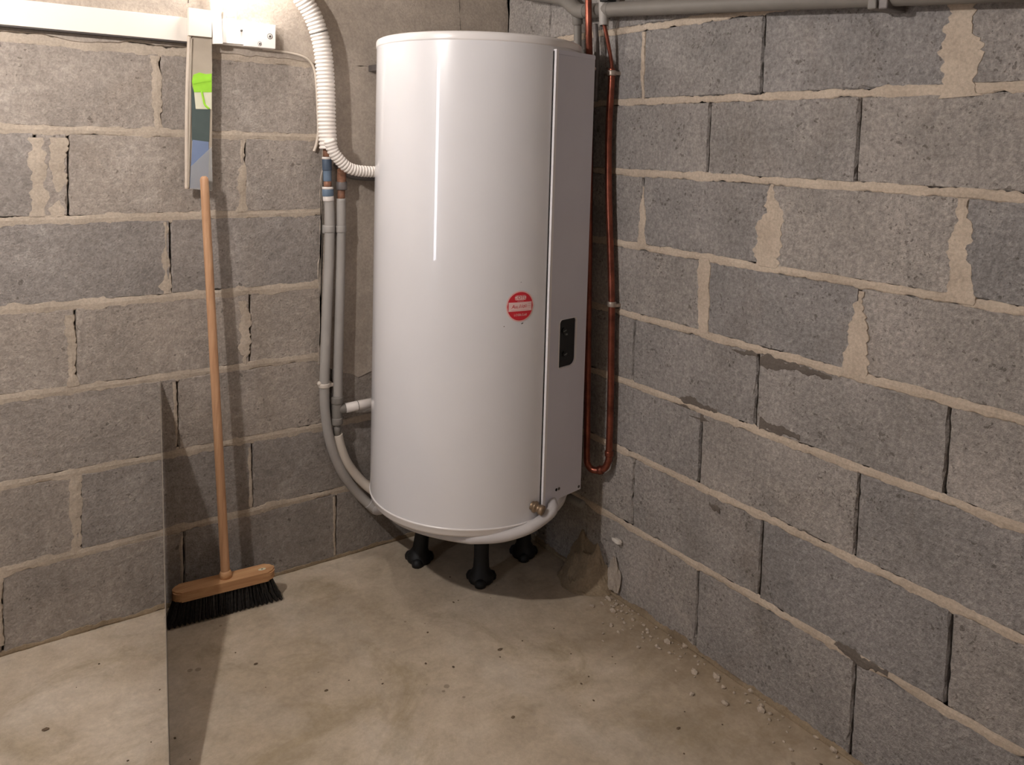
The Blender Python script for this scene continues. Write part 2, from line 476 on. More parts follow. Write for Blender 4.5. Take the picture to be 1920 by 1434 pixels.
LZ = [0.0, .2275, .4545, .683, .912, 1.141, 1.374, 1.600]
RZ = [0.0, .239, .458, .669, .874, 1.081, 1.296, 1.503, 1.716, 1.93, 2.145]
GAP_BED = .0080          # half of a bed joint
def build_blocks(wall, mapf, zs, rows, s_lo, s_hi, length, mat, gap, seed0, skip=None):
    k = 0
    for r, js in enumerate(rows):
        js = sorted(js)
        while js[0] - length > s_lo: js.insert(0, js[0] - length)
        while js[-1] + length < s_hi: js.append(js[-1] + length)
        cuts = [s_lo] + [j for j in js if s_lo + .03 < j < s_hi - .02] + [s_hi]
        for a, b in zip(cuts, cuts[1:]):
            k += 1
            t0 = zs[r] + (GAP_BED if r else .004); t1 = zs[r + 1] - GAP_BED
            bm = bmesh.new()
            block_mesh(bm, mapf, a + gap, b - gap, t0, t1, seed0 + k)
            link('concrete_block', bm, mat, wall, origin=mapf((a + b) / 2, (t0 + t1) / 2, -.02))

SL = lambda u, v: OL(u, v).x
SR = lambda u, v: OR(u, v).y
rowsL = [[SL(4, 1150), SL(345, 1050), SL(630, 980)],
         [SL(150, 950), SL(473, 890)],
         [SL(333, 772)],
         [SL(141, 650), SL(469, 620)],
         [SL(320, 480)],
         [SL(66, 330), SL(128, 330), SL(459, 325)],
         [SL(300, 170)]]
rowsR = [[SR(1306, 1145), SR(1597, 1335)],
         [SR(1187, 925), SR(1426, 1040), SR(1778, 1240)],
         [SR(1313, 840), SR(1607, 960)],
         [SR(1188, 670), SR(1419, 730), SR(1776, 840)],
         [SR(1322, 555), SR(1608, 615)],
         [SR(1203, 400), SR(1442, 415), SR(1806, 460)],
         [SR(1328, 265), SR(1609, 265)],
         [SR(1207, 110), SR(1430, 110), SR(1800, 85)],
         [-.25, -.7, -1.17, -1.63],
         [-.5, -.95, -1.4, -1.87]]
build_blocks(wall_left, mapL, LZ, rowsL, X0, -.003, .468, MB_L, .0020, 100)
build_blocks(wall_right, mapR, RZ, rowsR, Y0, -.003, .465, MB_R, .0022, 900)

# bed joints
for i, z in enumerate(LZ[1:], 1):
    bm = bmesh.new(); rag_strip(bm, mapL, (X0, z), (-.001, z), .029, .0085, 31 + i, proud=.0008, edge_d=-.0022)
    link('mortar_bed', bm, M_MORTAR_L, wall_left, origin=mapL(-1.6, z, 0))
for i, z in enumerate(RZ[1:], 1):
    bm = bmesh.new(); rag_strip(bm, mapR, (Y0, z), (-.001, z), .0225, .0070, 61 + i, proud=.0014, edge_d=-.0022)
    link('mortar_bed', bm, M_MORTAR, wall_right, origin=mapR(-1.8, z, 0))
# mortar along the foot of both walls
bm = bmesh.new(); rag_strip(bm, mapL, (X0, .004), (-.001, .004), .018, .007, 17, proud=.004)
link('mortar_foot', bm, M_LUMP, wall_left, origin=mapL(-1.6, 0, 0))
bm = bmesh.new(); rag_strip(bm, mapR, (Y0, .004), (-.001, .004), .020, .010, 18, proud=.008, edge_d=-.003)
link('mortar_foot', bm, M_LUMP, wall_right, origin=mapR(-1.8, 0, 0))
# upright joints filled with mortar: (wall, top px, bottom px, width m, amplitude, profile)
taper = lambda f: .35 + .75 * f
bulge = lambda f: .55 + .6 * math.sin(math.pi * min(1, f * 1.05))
def upright(side, p, q, w, amp, seed, prof=None, mat=None, proud=.0016, shift=0.0):
    mp, fn = (mapL, lambda u, v: (OL(u, v).x + shift, OL(u, v).z)) if side == 'L' else (mapR, lambda u, v: (OR(u, v).y + shift, OR(u, v).z))
    a, b = fn(*p), fn(*q)
    bm = bmesh.new(); rag_strip(bm, mp, a, b, w, amp, seed, proud=proud, prof=prof, freq=20)
    link('mortar_joint', bm, mat or (M_MORTAR_L if side == 'L' else M_MORTAR), wall_left if side == 'L' else wall_right, origin=mp((a[0]+b[0])/2, (a[1]+b[1])/2, 0))
for i, (p, q, w, amp, pr) in enumerate([
        ((296, 105), (300, 240), .024, .006, None), ((456, 262), (458, 397), .036, .007, taper),
        ((75, 258), (76, 406), .036, .008, None), ((113, 258), (115, 406), .036, .009, None),
        ((313, 416), (315, 550), .032, .007, taper), ((134, 590), (140, 724), .024, .007, None),
        ((460, 563), (464, 684), .034, .012, bulge), ((330, 715), (334, 835), .011, .003, None),
        ((148, 890), (143, 1037), .034, .007, None), ((471, 838), (473, 950), .012, .003, None),
        ((4, 1075), (5, 1210), .014, .004, None), ((342, 1005), (345, 1100), .010, .003, None), ((629, 930), (630, 1040), .010, .003, None)]):
    upright('L', p, q, w * 1.1, amp * 1.3, 200 + i, pr, shift=-.0045)
for i, (p, q, w, amp, pr) in enumerate([
        ((1207, 350), (1203, 464), .036, .008, lambda f: .30 + .95 * f), ((1448, 345), (1440, 500), .062, .017, lambda f: .25 + 1.0 * min(1, f * 2.2)),
        ((1811, 372), (1800, 568), .046, .012, lambda f: .30 + .9 * min(1, f * 2)), ((1321, 485), (1321, 624), .042, .006, None),
        ((1612, 545), (1604, 700), .062, .014, lambda f: .10 + 1.1 * min(1, f * 1.25)),
        ((1803, -30), (1800, 182), .088, .022, lambda f: .8 + .3 * f), ((1206, 60), (1206, 186), .016, .005, None)]):
    upright('R', p, q, w, amp, 300 + i, pr, proud=.003)
# dark damp stains on the rough wall, along the underside or top of bed joints
for i, (p, q, w, pr) in enumerate([((1246, 742), (1345, 770), .020, bulge), ((1425, 676), (1560, 706), .022, lambda f: 1.1 - .8 * f),
        ((1372, 655), (1420, 668), .012, bulge), ((1424, 792), (1500, 822), .026, lambda f: 1.2 - .9 * f),
        ((1290, 778), (1330, 790), .012, bulge), ((1330, 945), (1350, 955), .012, bulge),
        ((1560, 1205), (1665, 1268), .016, bulge)]):
    a, b = OR(*p), OR(*q)
    bm = bmesh.new(); rag_strip(bm, mapR, (a.y, a.z), (b.y, b.z), w * 1.5, .010, 400 + i, proud=.0016, edge_d=-.001, prof=pr, freq=30)
    link('damp_stain', bm, M_DAMP, wall_right, origin=a)

# smooth render on the left wall: a band above the blocks and a strip running down into the corner
def render_patch(name, outline, proud, seed, mat=M_RENDER):
    pts = []
    n = len(outline)
    for k in range(n):
        (x0, y0), (x1, y1) = outline[k], outline[(k + 1) % n]
        L = math.hypot(x1 - x0, y1 - y0); c = max(1, int(L / .016)); nx, ny = (y1 - y0) / L, -(x1 - x0) / L
        for j in range(c):
            f = j / c; s = L * f
            a = .010 * nz(s * 9, seed + k, .5) + .005 * nz(s * 40, seed + k, 4.5)
            pts.append((x0 + (x1 - x0) * f + nx * a, y0 + (y1 - y0) * f + ny * a))
    bm = bmesh.new()
    cx = sum(p[0] for p in pts) / len(pts); cy = sum(p[1] for p in pts) / len(pts)
    F = [bm.verts.new(mapL(min(x, -.0005), y, proud)) for x, y in pts]
    E_ = [bm.verts.new(mapL(min(x + (.004 if x > cx else -.004), -.0005), y + (.004 if y > cy else -.004), -.006)) for x, y in pts]
    f = bm.faces.new(F); m_ = len(pts)
    for k in range(m_): bm.faces.new((F[k], F[(k+1) % m_], E_[(k+1) % m_], E_[k]))
    bmesh.ops.triangulate(bm, faces=[f])
    link(name, bm, mat, wall_left, origin=mapL(cx, cy, 0))
render_patch('render_band', [(X0 + .02, 1.622), (-.9, 1.612), (-.70, 1.600), (-.001, 1.600), (-.001, H - .012), (X0 + .02, H - .012)], .004, 11)
render_patch('render_strip', [(-.695, .66), (-.56, .60), (-.30, .64), (-.001, .60), (-.001, 1.605), (-.692, 1.605)], .003, 23)
# hairline seams of the render where old board joints show
for i, (p, q) in enumerate([((858, -40), (862, 56)), ((1003, -30), (1006, 70)), ((352, -30), (352, 6))]):
    a, b = OL(*p), OL(*q) if p[0] < 940 else OL(*q)
    if p[0] > 940: continue
    bm = bmesh.new(); rag_strip(bm, mapL, (a.x, a.z), (b.x, b.z), .004, .0015, 500 + i, proud=.0052, edge_d=.003, freq=40)
    link('render_seam', bm, M_DAMP, wall_left, origin=a)

# ------------------------------------------------------------------ lamps
LP = Vector((-1.93, -.95, 1.93))
lamp = empty('pendant_bulb', (LP.x, LP.y, H))
tag(lamp, 'bare glowing bulb hanging from the ceiling to the left of the view', 'lamp')
bm = bmesh.new(); add_lathe(bm, [(0, 0), (.045, 0), (.045, -.008), (.02, -.025), (0, -.025)], (LP.x, LP.y, H), 24); link('ceiling_rose', bm, M_WHITE, lamp, origin=(LP.x, LP.y, H))
bm = bmesh.new(); add_tube(bm, [(LP.x, LP.y, H - .02), (LP.x, LP.y, LP.z + .09)], .004, 8); link('cable', bm, M_BLACK, lamp, origin=(LP.x, LP.y, H))
bm = bmesh.new(); add_lathe(bm, [(0, .10), (.018, .10), (.02, .06), (.018, .034), (0, .034)], LP, 20); link('socket', bm, M_BLACK, lamp, origin=LP)
bm = bmesh.new(); add_lathe(bm, [(.014, .034), (.02, .02), (.029, .004), (.03, -.006), (.024, -.022), (.012, -.031), (0, -.034)], LP, 16); link('bulb', bm, M_BULB, lamp, origin=LP)
GP = Vector((-.985, -.080, 1.872))
lamp = empty('bulkhead_lamp', (GP.x, 0, GP.z))
tag(lamp, 'round bulkhead lamp glowing on the left wall above the white rail, over the view', 'lamp')
bm = bmesh.new(); add_lathe(bm, [(0, 0), (.065, 0), (.065, .03), (.05, .038), (0, .038)], (GP.x, -.003, GP.z), 28, axis=(0, -1, 0)); link('base', bm, M_WHITE, lamp, origin=(GP.x, -.003, GP.z))
bm = bmesh.new(); add_lathe(bm, [(.046, -.045), (.05, -.02), (.05, .005), (.042, .028), (.025, .042), (0, .048)], GP, 20, axis=(0, -1, 0)); link('globe', bm, M_GLOBE, lamp, origin=GP)

lamp = empty('fill_tube_lamp', (-1.1, -2.95, H)); tag(lamp, 'added fill light in the form of a ceiling tube behind the viewer', 'lamp')  # tube added to fill the right wall and cover panel with light
bm = bmesh.new(); add_box(bm, (-1.75, -2.99, H - .05), (-.45, -2.91, H), .006); link('housing', bm, M_WHITE, lamp, origin=(-1.1, -2.95, H))
bm = bmesh.new(); add_tube(bm, [(-1.70, -2.95, H - .075), (-.50, -2.95, H - .075)], .014, 8); link('tube', bm, M_FILL_TUBE, lamp, origin=(-1.1, -2.95, H - .075))
for xx in (-1.715, -.485):
    bm = bmesh.new(); add_box(bm, (xx - .012, -2.97, H - .095), (xx + .012, -2.93, H - .048), .003); link('tube_holder', bm, M_WHITE, lamp, origin=(xx, -2.95, H - .05))
# ------------------------------------------------------------------ water heater
ZB, ZT = .28, 1.664
tank = empty('water_heater', (TC.x, TC.y, 0))
tag(tank, 'tall white cylindrical water heater standing on black legs in the corner', 'water heater')
c3 = (TC.x, TC.y, 0)
bm = bmesh.new(); add_lathe(bm, [(TR, .303), (TR, 1.643)], c3, 128); link('tank_body', bm, M_TANK, tank, origin=(TC.x, TC.y, ZB))
bm = bmesh.new(); add_lathe(bm, [(TR - .003, 1.640), (TR + .0012, 1.6425), (TR + .0018, 1.646), (TR + .0018, 1.658), (TR, 1.663), (TR - .006, 1.666), (TR - .03, 1.668), (0, 1.672)], c3, 128)
lid = link('lid', bm, M_LID, tank, origin=(TC.x, TC.y, 1.64)); lid['label'] = 'white domed lid with a pressed rim'
bm = bmesh.new(); add_lathe(bm, [(TR - .002, .308), (TR + .0022, .3065), (TR + .0022, .303), (TR - .0005, .3), (TR - .002, .288), (TR - .007, .281), (TR - .018, .279), (TR - .02, .284)], c3, 128)
link('bottom_skirt', bm, M_LID, tank, origin=(TC.x, TC.y, ZB))
bm = bmesh.new(); add_lathe(bm, [(0, .287), (TR - .015, .285)], c3, 64); link('underside', bm, M_BLACK, tank, origin=(TC.x, TC.y, ZB))
# legs
vdir = Vector((C_F.x, C_F.y, 0)).normalized()
for (u, v, lean) in ((783, 1060, (.035, .0)), (901, 1098, (.006, .012)), (982, 1049, (.004, .012))):
    f = FL(u, v); f = f + vdir * .030
    top = Vector((f.x + lean[0], f.y + lean[1], .286))
    bm = bmesh.new()
    pts, rad = [], []
    for h, r in ((0, .038), (.008, .041), (.018, .041), (.028, .034), (.042, .026), (.08, .0235), (.14, .024), (.20, .026), (.25, .032), (.284, .042)):
        t = h / .286; pts.append(Vector((f.x + (top.x - f.x) * t, f.y + (top.y - f.y) * t, h))); rad.append(r)
    add_tube(bm, pts, lambda i, n: rad[i], 14)
    # toe lugs on the foot
    for a in (0, 2.1, 4.2):
        d = Vector((math.cos(a - 2.2), math.sin(a - 2.2), 0))
        c = f + d * .034
        add_lathe(bm, [(0, 0), (.018, 0), (.019, .010), (.014, .020), (0, .026)], (c.x, c.y, 0), 10)
    link('leg', bm, M_LEG, tank, origin=(f.x, f.y, 0))
# side cover panel with the control window
PL, PR = Vector((-.2690, -.6285)), Vector((-.1010, -.5985))
pe = (PR - PL).normalized(); pn = Vector((pe.y, -pe.x)); PW = (PR - PL).length
PZ0, PZ1 = .337, 1.633
def mapP(s, t, d):
    q = PL + pe * s + pn * d; return Vector((q.x, q.y, t))
def PN(u, v):
    d = ray(u, v); n3 = Vector((pn.x, pn.y, 0)); o = Vector((PL.x, PL.y, 0))
    p = CAM + d * ((o - CAM).dot(n3) / d.dot(n3)); q = Vector((p.x, p.y)) - PL
    return q.dot(pe), p.z
a0 = PN(1047, 690); a1 = PN(1080.5, 596)
hole = rrect(a0[0], PN(1060, 687)[1], a1[0], PN(1060, 599)[1], (.006, .020, .009, .012))
def hole_off(k):
    cs = (a0[0] + a1[0]) / 2; ct = sum(p[1] for p in hole) / len(hole)
    return [(p[0] + k * (1 if p[0] > cs else -1), p[1] + k * (1 if p[1] > ct else -1)) for p in hole]
bm = bmesh.new()
outer = [(0, PZ0), (PW, PZ0), (PW, PZ1), (0, PZ1)]
pts = [Vector((x, y, 0)) for x, y in outer] + [Vector((x, y, 0)) for x, y in hole]
tess = tessellate_polygon([[Vector((x, y, 0)) for x, y in outer], [Vector((x, y, 0)) for x, y in hole]])
vs = [bm.verts.new(mapP(p.x, p.y, 0)) for p in pts]
for t in tess: bm.faces.new([vs[i] for i in t])
bk = [bm.verts.new(mapP(x, y, -.085)) for x, y in outer]
for k in range(4): bm.faces.new((vs[k], vs[(k+1) % 4], bk[(k+1) % 4], bk[k]))
hv = vs[4:]; hb = [bm.verts.new(mapP(x, y, -.005)) for x, y in hole]
for k in range(len(hv)): bm.faces.new((hv[k], hv[(k+1) % len(hv)], hb[(k+1) % len(hv)], hb[k]))
panel = link('cover_panel', bm, M_PANEL, tank, origin=mapP(PW / 2, PZ0, 0)); panel['label'] = 'flat silver grey cover panel running down the side of the tank'
bm = bmesh.new(); f = bm.faces.new([bm.verts.new(mapP(x, y, -.0045)) for x, y in hole]); link('control_recess', bm, M_BLACK, panel, origin=mapP(*a0, 0))
bm = bmesh.new()
A = [bm.verts.new(mapP(x, y, .0002)) for x, y in hole_off(.0034)]; B = [bm.verts.new(mapP(x, y, .0030)) for x, y in hole_off(.0016)]; Cc = [bm.verts.new(mapP(x, y, -.002)) for x, y in hole_off(-.0004)]
n = len(A)
for P_, Q_ in ((A, B), (B, Cc)):
    for k in range(n): bm.faces.new((P_[k], P_[(k+1) % n], Q_[(k+1) % n], Q_[k]))
link('window_rim', bm, M_PANEL_EDGE, panel, origin=mapP(*a0, 0))
ax3 = Vector((pn.x, pn.y, 0))
for (u, v, r) in ((1059, 620, .0085), (1060, 664, .0085)):
    s, t = PN(u, v)
    bm = bmesh.new(); add_lathe(bm, [(0, 0), (r, 0), (r, .0035), (r * .8, .005), (0, .0055)], mapP(s, t, -.0045), 18, axis=ax3)
    kn = link('knob', bm, M_BLACK, panel, origin=mapP(s, t, -.011))
    bm = bmesh.new(); add_prism(bm, [(s - .006, t - .0028), (s + .006, t + .0004), (s + .006, t + .0032), (s - .006, t)], mapP, .0008, .0022); link('knob_grip', bm, M_KNOB, kn, origin=mapP(s, t, -.002))
s, t = PN(1062, 626)
bm = bmesh.new(); add_prism(bm, rrect(s - .004, t - .0035, s + .0045, t + .0015, (.001,)*4, 3), mapP, -.004, .0014); link('pilot_lamp', bm, M_KNOB, panel, origin=mapP(s, t, -.006))
bm = bmesh.new(); add_prism(bm, rrect(-.0085, .325, .0015, PZ1 + .001, (.001, .001, .001, .001), 2), mapP, -.016, .0085)
bmesh.ops.bevel(bm, geom=[e for e in bm.edges if abs(e.verts[0].co.z - e.verts[1].co.z) > .5], offset=.0045, segments=3, affect='EDGES')
et = link('edge_trim', bm, M_PANEL_EDGE, panel, origin=mapP(0, PZ0, 0), smooth=False); et['label'] = 'bright white folded edge of the cover'
bm = bmesh.new(); add_prism(bm, rrect(-.0108, .335, -.0085, PZ1 - .004, (.0005,)*4, 2), mapP, -.010, .0012); link('gap_shade', bm, M_GAP, panel, origin=mapP(0, PZ0, 0))  # dark gap beside the trim, its shade drawn as a black strip
bm = bmesh.new(); add_prism(bm, [(-.002, 1.619), (PW + .002, 1.619), (PW + .002, 1.6345), (-.002, 1.6345)], mapP, -.086, .0022)
bmesh.ops.bevel(bm, geom=[e for e in bm.edges], offset=.003, segments=2, affect='EDGES'); link('top_cap', bm, M_PANEL, panel, origin=mapP(0, PZ1, 0))
for (u, v, mt) in ((1043, 918, M_GAP), (1085, 912, M_SCREW), (1048, 916, M_SCREW)):
    s, t = PN(u, v)
    bm = bmesh.new(); add_lathe(bm, [(0, .0022), (.003, .002), (.0045, .0008), (.0045, -.002)], mapP(s, t, 0), 14, axis=ax3); link('screw', bm, mt, panel, origin=mapP(s, t, 0))
bm = bmesh.new()
q = mapP(PW + .004, 1.597, -.012); add_lathe(bm, [(0, .012), (.005, .012), (.006, .006), (.0045, 0), (.0045, -.01)], q, 12, axis=(pe.x, pe.y, 0)); link('hinge_screw', bm, M_SOLDER, panel, origin=q)
# lower curved bracket of the cover beside the drain
bm = bmesh.new()
pol = [(-.004, .338), (.075, .338), (.060, .322), (.035, .312), (.010, .308), (-.004, .312)]
add_prism(bm, pol, mapP, -.05, -.001); link('cover_foot', bm, M_PANEL, panel, origin=mapP(0, .33, 0))
# drain cock
p = CYL(999, 948); nrm = Vector((p.x - TC.x, p.y - TC.y, 0)).normalized()
bm = bmesh.new()
add_lathe(bm, [(.013, -.004), (.013, .004), (.0165, .005), (.0165, .012), (.012, .014), (.011, .022), (.014, .023), (.014, .034), (.009, .036), (0, .036)], p, 20, axis=nrm + Vector((.45, 0, -.25)))
dv = link('drain_cock', bm, M_BRASS, tank, origin=p); dv['label'] = 'small tarnished brass drain cock'
# wall bracket glimpsed between tank and wall
b0 = OL(699, 124, .07)
bm = bmesh.new(); add_box(bm, (b0.x + .016, -.085, b0.z - .012), (b0.x + .10, -.0035, b0.z + .008), .002); link('wall_bracket', bm, M_PIPE_DK, tank, origin=b0)

# round red sticker wrapped on the drum
st_c = CYL(975.5, 574); st_t = math.atan2(st_c.y - TC.y, st_c.x - TC.x); st_z = st_c.z
def mapS(a, b, d):
    th = st_t + a / TR; return Vector((TC.x + (TR + d) * math.cos(th), TC.y + (TR + d) * math.sin(th), st_z + b))
def disc(bm, ra, rb, off, y0=None, y1=None, rot=0.0):
    """curved disc (or the part of it between chords y0..y1) split in columns so that it hugs the drum"""
    n = 24; prev = None
    for k in range(n + 1):
        a = -ra + 2 * ra * k / n; hh = rb * math.sqrt(max(0, 1 - (a / ra) ** 2))
        lo, hi = -hh, hh
        if y0 is not None: lo = max(lo, y0); hi = max(hi, y0)
        if y1 is not None: hi = min(hi, y1); lo = min(lo, y1)
        cur = (bm.verts.new(mapS(a, lo, off)), bm.verts.new(mapS(a, hi, off)))
        if prev and ((cur[1].co - cur[0].co).length > 1e-6 or (prev[1].co - prev[0].co).length > 1e-6):
            bm.faces.new((prev[0], cur[0], cur[1], prev[1]))
        prev = cur
bm = bmesh.new(); disc(bm, .0432, .0432, .0006); sticker = link('sticker', bm, M_PINK, tank, origin=st_c); sticker['label'] = 'round red sticker with a pale pink rim and band'
bm = bmesh.new(); disc(bm, .0395, .0395, .0010); link('red_disc', bm, M_RED, sticker, origin=st_c)
bm = bmesh.new()
A = [[bm.verts.new(mapS(-.0355 + .071 * k / 14, y, .0013)) for k in range(15)] for y in (-.0135, .0115)]
for k in range(14): bm.faces.new((A[0][k], A[0][k+1], A[1][k+1], A[1][k]))
link('white_band', bm, M_STWHITE, sticker, origin=st_c)
bm = bmesh.new(); f = bm.faces.new([bm.verts.new(mapS(x, y, .0013)) for x, y in rrect(-.0175, .0175, .0175, .0300, (.004,)*4, 4)]); bmesh.ops.triangulate(bm, faces=[f]); link('logo_box', bm, M_STWHITE, sticker, origin=st_c)
def text_on(name, body, size, x, y, mat, off, shear=0.0, rot=0.0, parent=None, sx=1.0):
    cu = bpy.data.curves.new(name, 'FONT'); cu.body = body; cu.size = size; cu.align_x = 'CENTER'; cu.align_y = 'CENTER'; cu.shear = shear; cu.resolution_u = 3
    to = bpy.data.objects.new(name, cu); COL.objects.link(to)
    dg = bpy.context.evaluated_depsgraph_get(); me = to.evaluated_get(dg).to_mesh()
    bm = bmesh.new(); bm.from_mesh(me)
    for v in bm.verts:
        a, b = v.co.x * sx, v.co.y
        a, b = a * math.cos(rot) - b * math.sin(rot), a * math.sin(rot) + b * math.cos(rot)
        v.co = mapS(x + a, y + b, off)
    to.evaluated_get(dg).to_mesh_clear(); bpy.data.objects.remove(to); bpy.data.curves.remove(cu)
    link(name, bm, mat, parent, origin=st_c, recalc=False)
text_on('print', 'COTD', .0132, 0, .0240, M_RED, .0016, parent=sticker, sx=1.05)
text_on('print', 'ıııııııııııı', .0050, 0, .0150, M_STWHITE, .0016, parent=sticker, sx=1.5)
text_on('print', 'Au,1/o', .0150, -.007, -.0005, M_RED, .0016, .25, .02, sticker)
text_on('print', '©', .0110, .0165, -.0005, M_RED, .0016, parent=sticker)
for yy in (.007, .001, -.004): text_on('print', '—', .0090, .029, yy, M_RED, .0016, parent=sticker)
text_on('print', '——————', .0075, 0, -.0105, M_RED, .0016, parent=sticker, sx=1.2)
text_on('print', 'LOSBLG.60', .0088, .001, -.0240, M_STWHITE, .0013, parent=sticker, sx=.95)
for (u, v, ra, rb_) in ((979, 606, .0036, .0016), (945, 612, .0015, .0014), (977, 529, .0011, .0011)):
    q = CYL(u, v); th = math.atan2(q.y - TC.y, q.x - TC.x)
    bm = bmesh.new()
    ring = [bm.verts.new((TC.x + (TR + .0005) * math.cos(th + ra * math.cos(a) / TR), TC.y + (TR + .0005) * math.sin(th + ra * math.cos(a) / TR), q.z + rb_ * math.sin(a) + .3 * ra * math.cos(a))) for a in [k * math.pi / 6 for k in range(12)]]
    bm.faces.new(ring); link('scuff', bm, M_PIPE_DK, tank, origin=q)

# ------------------------------------------------------------------ left wall services
def path_L(pts, off):
    return catmull([OL(u, v, off) for u, v in pts], 10)
def tube_obj(name, pts, r, mat, parent, sides=16):
    bm = bmesh.new(); add_tube(bm, pts, r, sides); o = Vector(pts[-1]); return link(name, bm, mat, parent, origin=o)
def ring_on(name, p, q, r, mat, parent, bev=.2):
    p, q = Vector(p), Vector(q); L = (q - p).length; ax = (q - p).normalized()
    bm = bmesh.new(); add_lathe(bm, [(r * .82, 0), (r * .97, .001), (r, .003), (r, L - .003), (r * .97, L - .001), (r * .82, L)], p, 20, axis=ax)
    return link(name, bm, mat, parent, origin=p)
def corrugated(name, pts, r0, depth, pitch, mat, parent=None):
    P_ = resample(pts, pitch / 5)
    bm = bmesh.new(); prof = (0, .75, 1, 1, .75)
    add_tube(bm, P_, lambda i, n: r0 - depth + depth * prof[i % 5], 18)
    return link(name, bm, mat, parent, origin=P_[-1])
cd = empty('corrugated_conduit', OL(616, 279, .04))
tag(cd, 'thick white corrugated conduit curving down the left wall beside the water heater', 'conduit')
big = path_L([(538, -48), (562, -10), (584, 25), (598, 62), (606, 100), (610, 145), (612, 190), (613, 235), (616, 279)], .040)
corrugated('conduit_sleeve', big, .0280, .0042, .0118, M_CONDUIT, cd)
i0 = min(range(len(big)), key=lambda i: (big[i] - OL(599, 57, .04)).length)
ring_on('tape_band', big[i0], big[i0 + 1], .0282, M_GREYPVC_D, cd)
hs = empty('corrugated_hose', OL(650, 318, .06))
tag(hs, 'thin white corrugated hose bending from the conduit to the water heater', 'hose')
sm = path_L([(617, 262), (625, 284), (636, 299), (648, 311), (662, 318), (680, 321), (702, 322), (725, 321)], .075)
corrugated('hose_sleeve', sm, .0182, .0040, .0100, M_CONDUIT, hs)

# first grey pipe with blue fittings, running round under the tank to the cover
pa = empty('supply_pipe', OL(607, 722, .03))
tag(pa, 'grey pipe with blue couplings, outermost on the left wall, curving under the tank', 'pipe')
def LA(u, v, o=.034): return OL(u, v, o)
tube_obj('stub', [LA(612, 268), LA(613, 302)], .0115, M_RUST, pa)
ring_on('coupling', LA(613, 297), LA(613.5, 320), .0150, M_BLUE_D, pa); ring_on('coupling_body', LA(613.5, 318), LA(614, 340), .0130, M_BLUE, pa)
ring_on('coupling_collar', LA(613, 294), LA(613, 299), .0155, M_WHITEPVC, pa)
tube_obj('nipple', [LA(614, 336), LA(614.5, 355)], .0120, M_RUST, pa)
ring_on('coupling_collar', LA(614.5, 350), LA(614.5, 355), .0172, M_WHITEPVC, pa)
ring_on('coupling', LA(614.5, 354), LA(615, 368), .0175, M_BLUE, pa)
ring_on('white_nut', LA(615.5, 367), LA(616, 377), .0170, M_WHITEPVC, pa)
runA = [LA(616.5, 374), LA(618, 410), LA(617.5, 470), LA(614, 560), LA(611, 640), LA(608, 715), LA(609, 760), LA(614, 805), LA(624, 845), LA(640, 882), LA(660, 912), LA(682, 936, .045), LA(706, 956, .075)]
g = .272
def under(deg, r, z=g): return Vector((TC.x + r * math.cos(math.radians(deg)), TC.y + r * math.sin(math.radians(deg)), z))
runA2 = catmull(runA, 10)
tube_obj('pipe_run', runA2, .0150, M_GREYPVC, pa)
hoseR = [LA(690, 943, .055), LA(706, 956, .075), under(165, .262, .258), under(185, .256, .262), under(205, .258, .266), under(222, .266, .268),
         under(236, .276, .267), CYL(892, 1009, .289), CYL(940, 1006, .303), CYL(985, 993, .320), CYL(1014, 976, .328), CYL(1036, 955, .333), mapP(.058, .338, -.022), mapP(.060, .375, -.035)]
o = tube_obj('wrapped_hose', catmull(hoseR, 10), .0155, M_HOSE, pa); o['label'] = 'white hose looping round the front foot of the tank'
# second grey pipe with rusty elbow and tee
pb = empty('drain_pipe', OL(634, 770, .03))
tag(pb, 'grey pipe with a rusty elbow and tee, between the outer pipe and the tank', 'pipe')
tube_obj('elbow', catmull([LA(641, 319, .046), LA(640.5, 330, .038), LA(640.5, 345, .036)], 8), .0145, M_RUST, pb)
ring_on('nut', LA(640.5, 340), LA(640.5, 356), .0172, M_PIPE_DK, pb)
tube_obj('nipple', [LA(640, 354), LA(639.5, 378)], .0118, M_RUST, pb)
tube_obj('pipe_run', catmull([LA(639, 372), LA(639, 430), LA(637, 560), LA(634.5, 660), LA(633, 752)], 8), .0150, M_GREYPVC, pb)
ring_on('tee', LA(632, 742), LA(631.5, 796), .0170, M_GREYPVC_D, pb); ring_on('tee_collar', LA(632, 743), LA(632, 756), .0195, M_GREYPVC_D, pb); ring_on('tee_collar', LA(631.5, 782), LA(631.5, 795), .0195, M_GREYPVC_D, pb)
ring_on('tee_socket', LA(634, 767), LA(652, 764, .04), .0168, M_GREYPVC_D, pb)
tube_obj('branch', [LA(648, 765, .042), LA(672, 760, .048), LA(705, 753, .055)], .0158, M_WHITEPVC, pb)
ring_on('branch_ring', LA(669.5, 760.6, .0475), LA(672, 760, .048), .0162, M_GREYPVC_D, pb)
tube_obj('reducer', [LA(631.5, 792), LA(633, 818)], .0115, M_GREYPVC_D, pb)
tube_obj('tail_hose', catmull([LA(633.5, 814), LA(638, 835), LA(648, 862), LA(664, 886), LA(684, 907, .045), LA(708, 926, .07)], 8), .0150, M_BEIGEPVC, pb)
# dull pipe behind the corrugated hose
bm = bmesh.new(); add_tube(bm, path_L([(630, 306), (638, 316), (652, 327), (676, 332), (715, 334)], .016), .0105, 14)
tag(link('steel_pipe', bm, M_PIPE_DK, None, origin=OL(660, 329, .012)), 'dull grey steel pipe behind the thin corrugated hose', 'pipe')
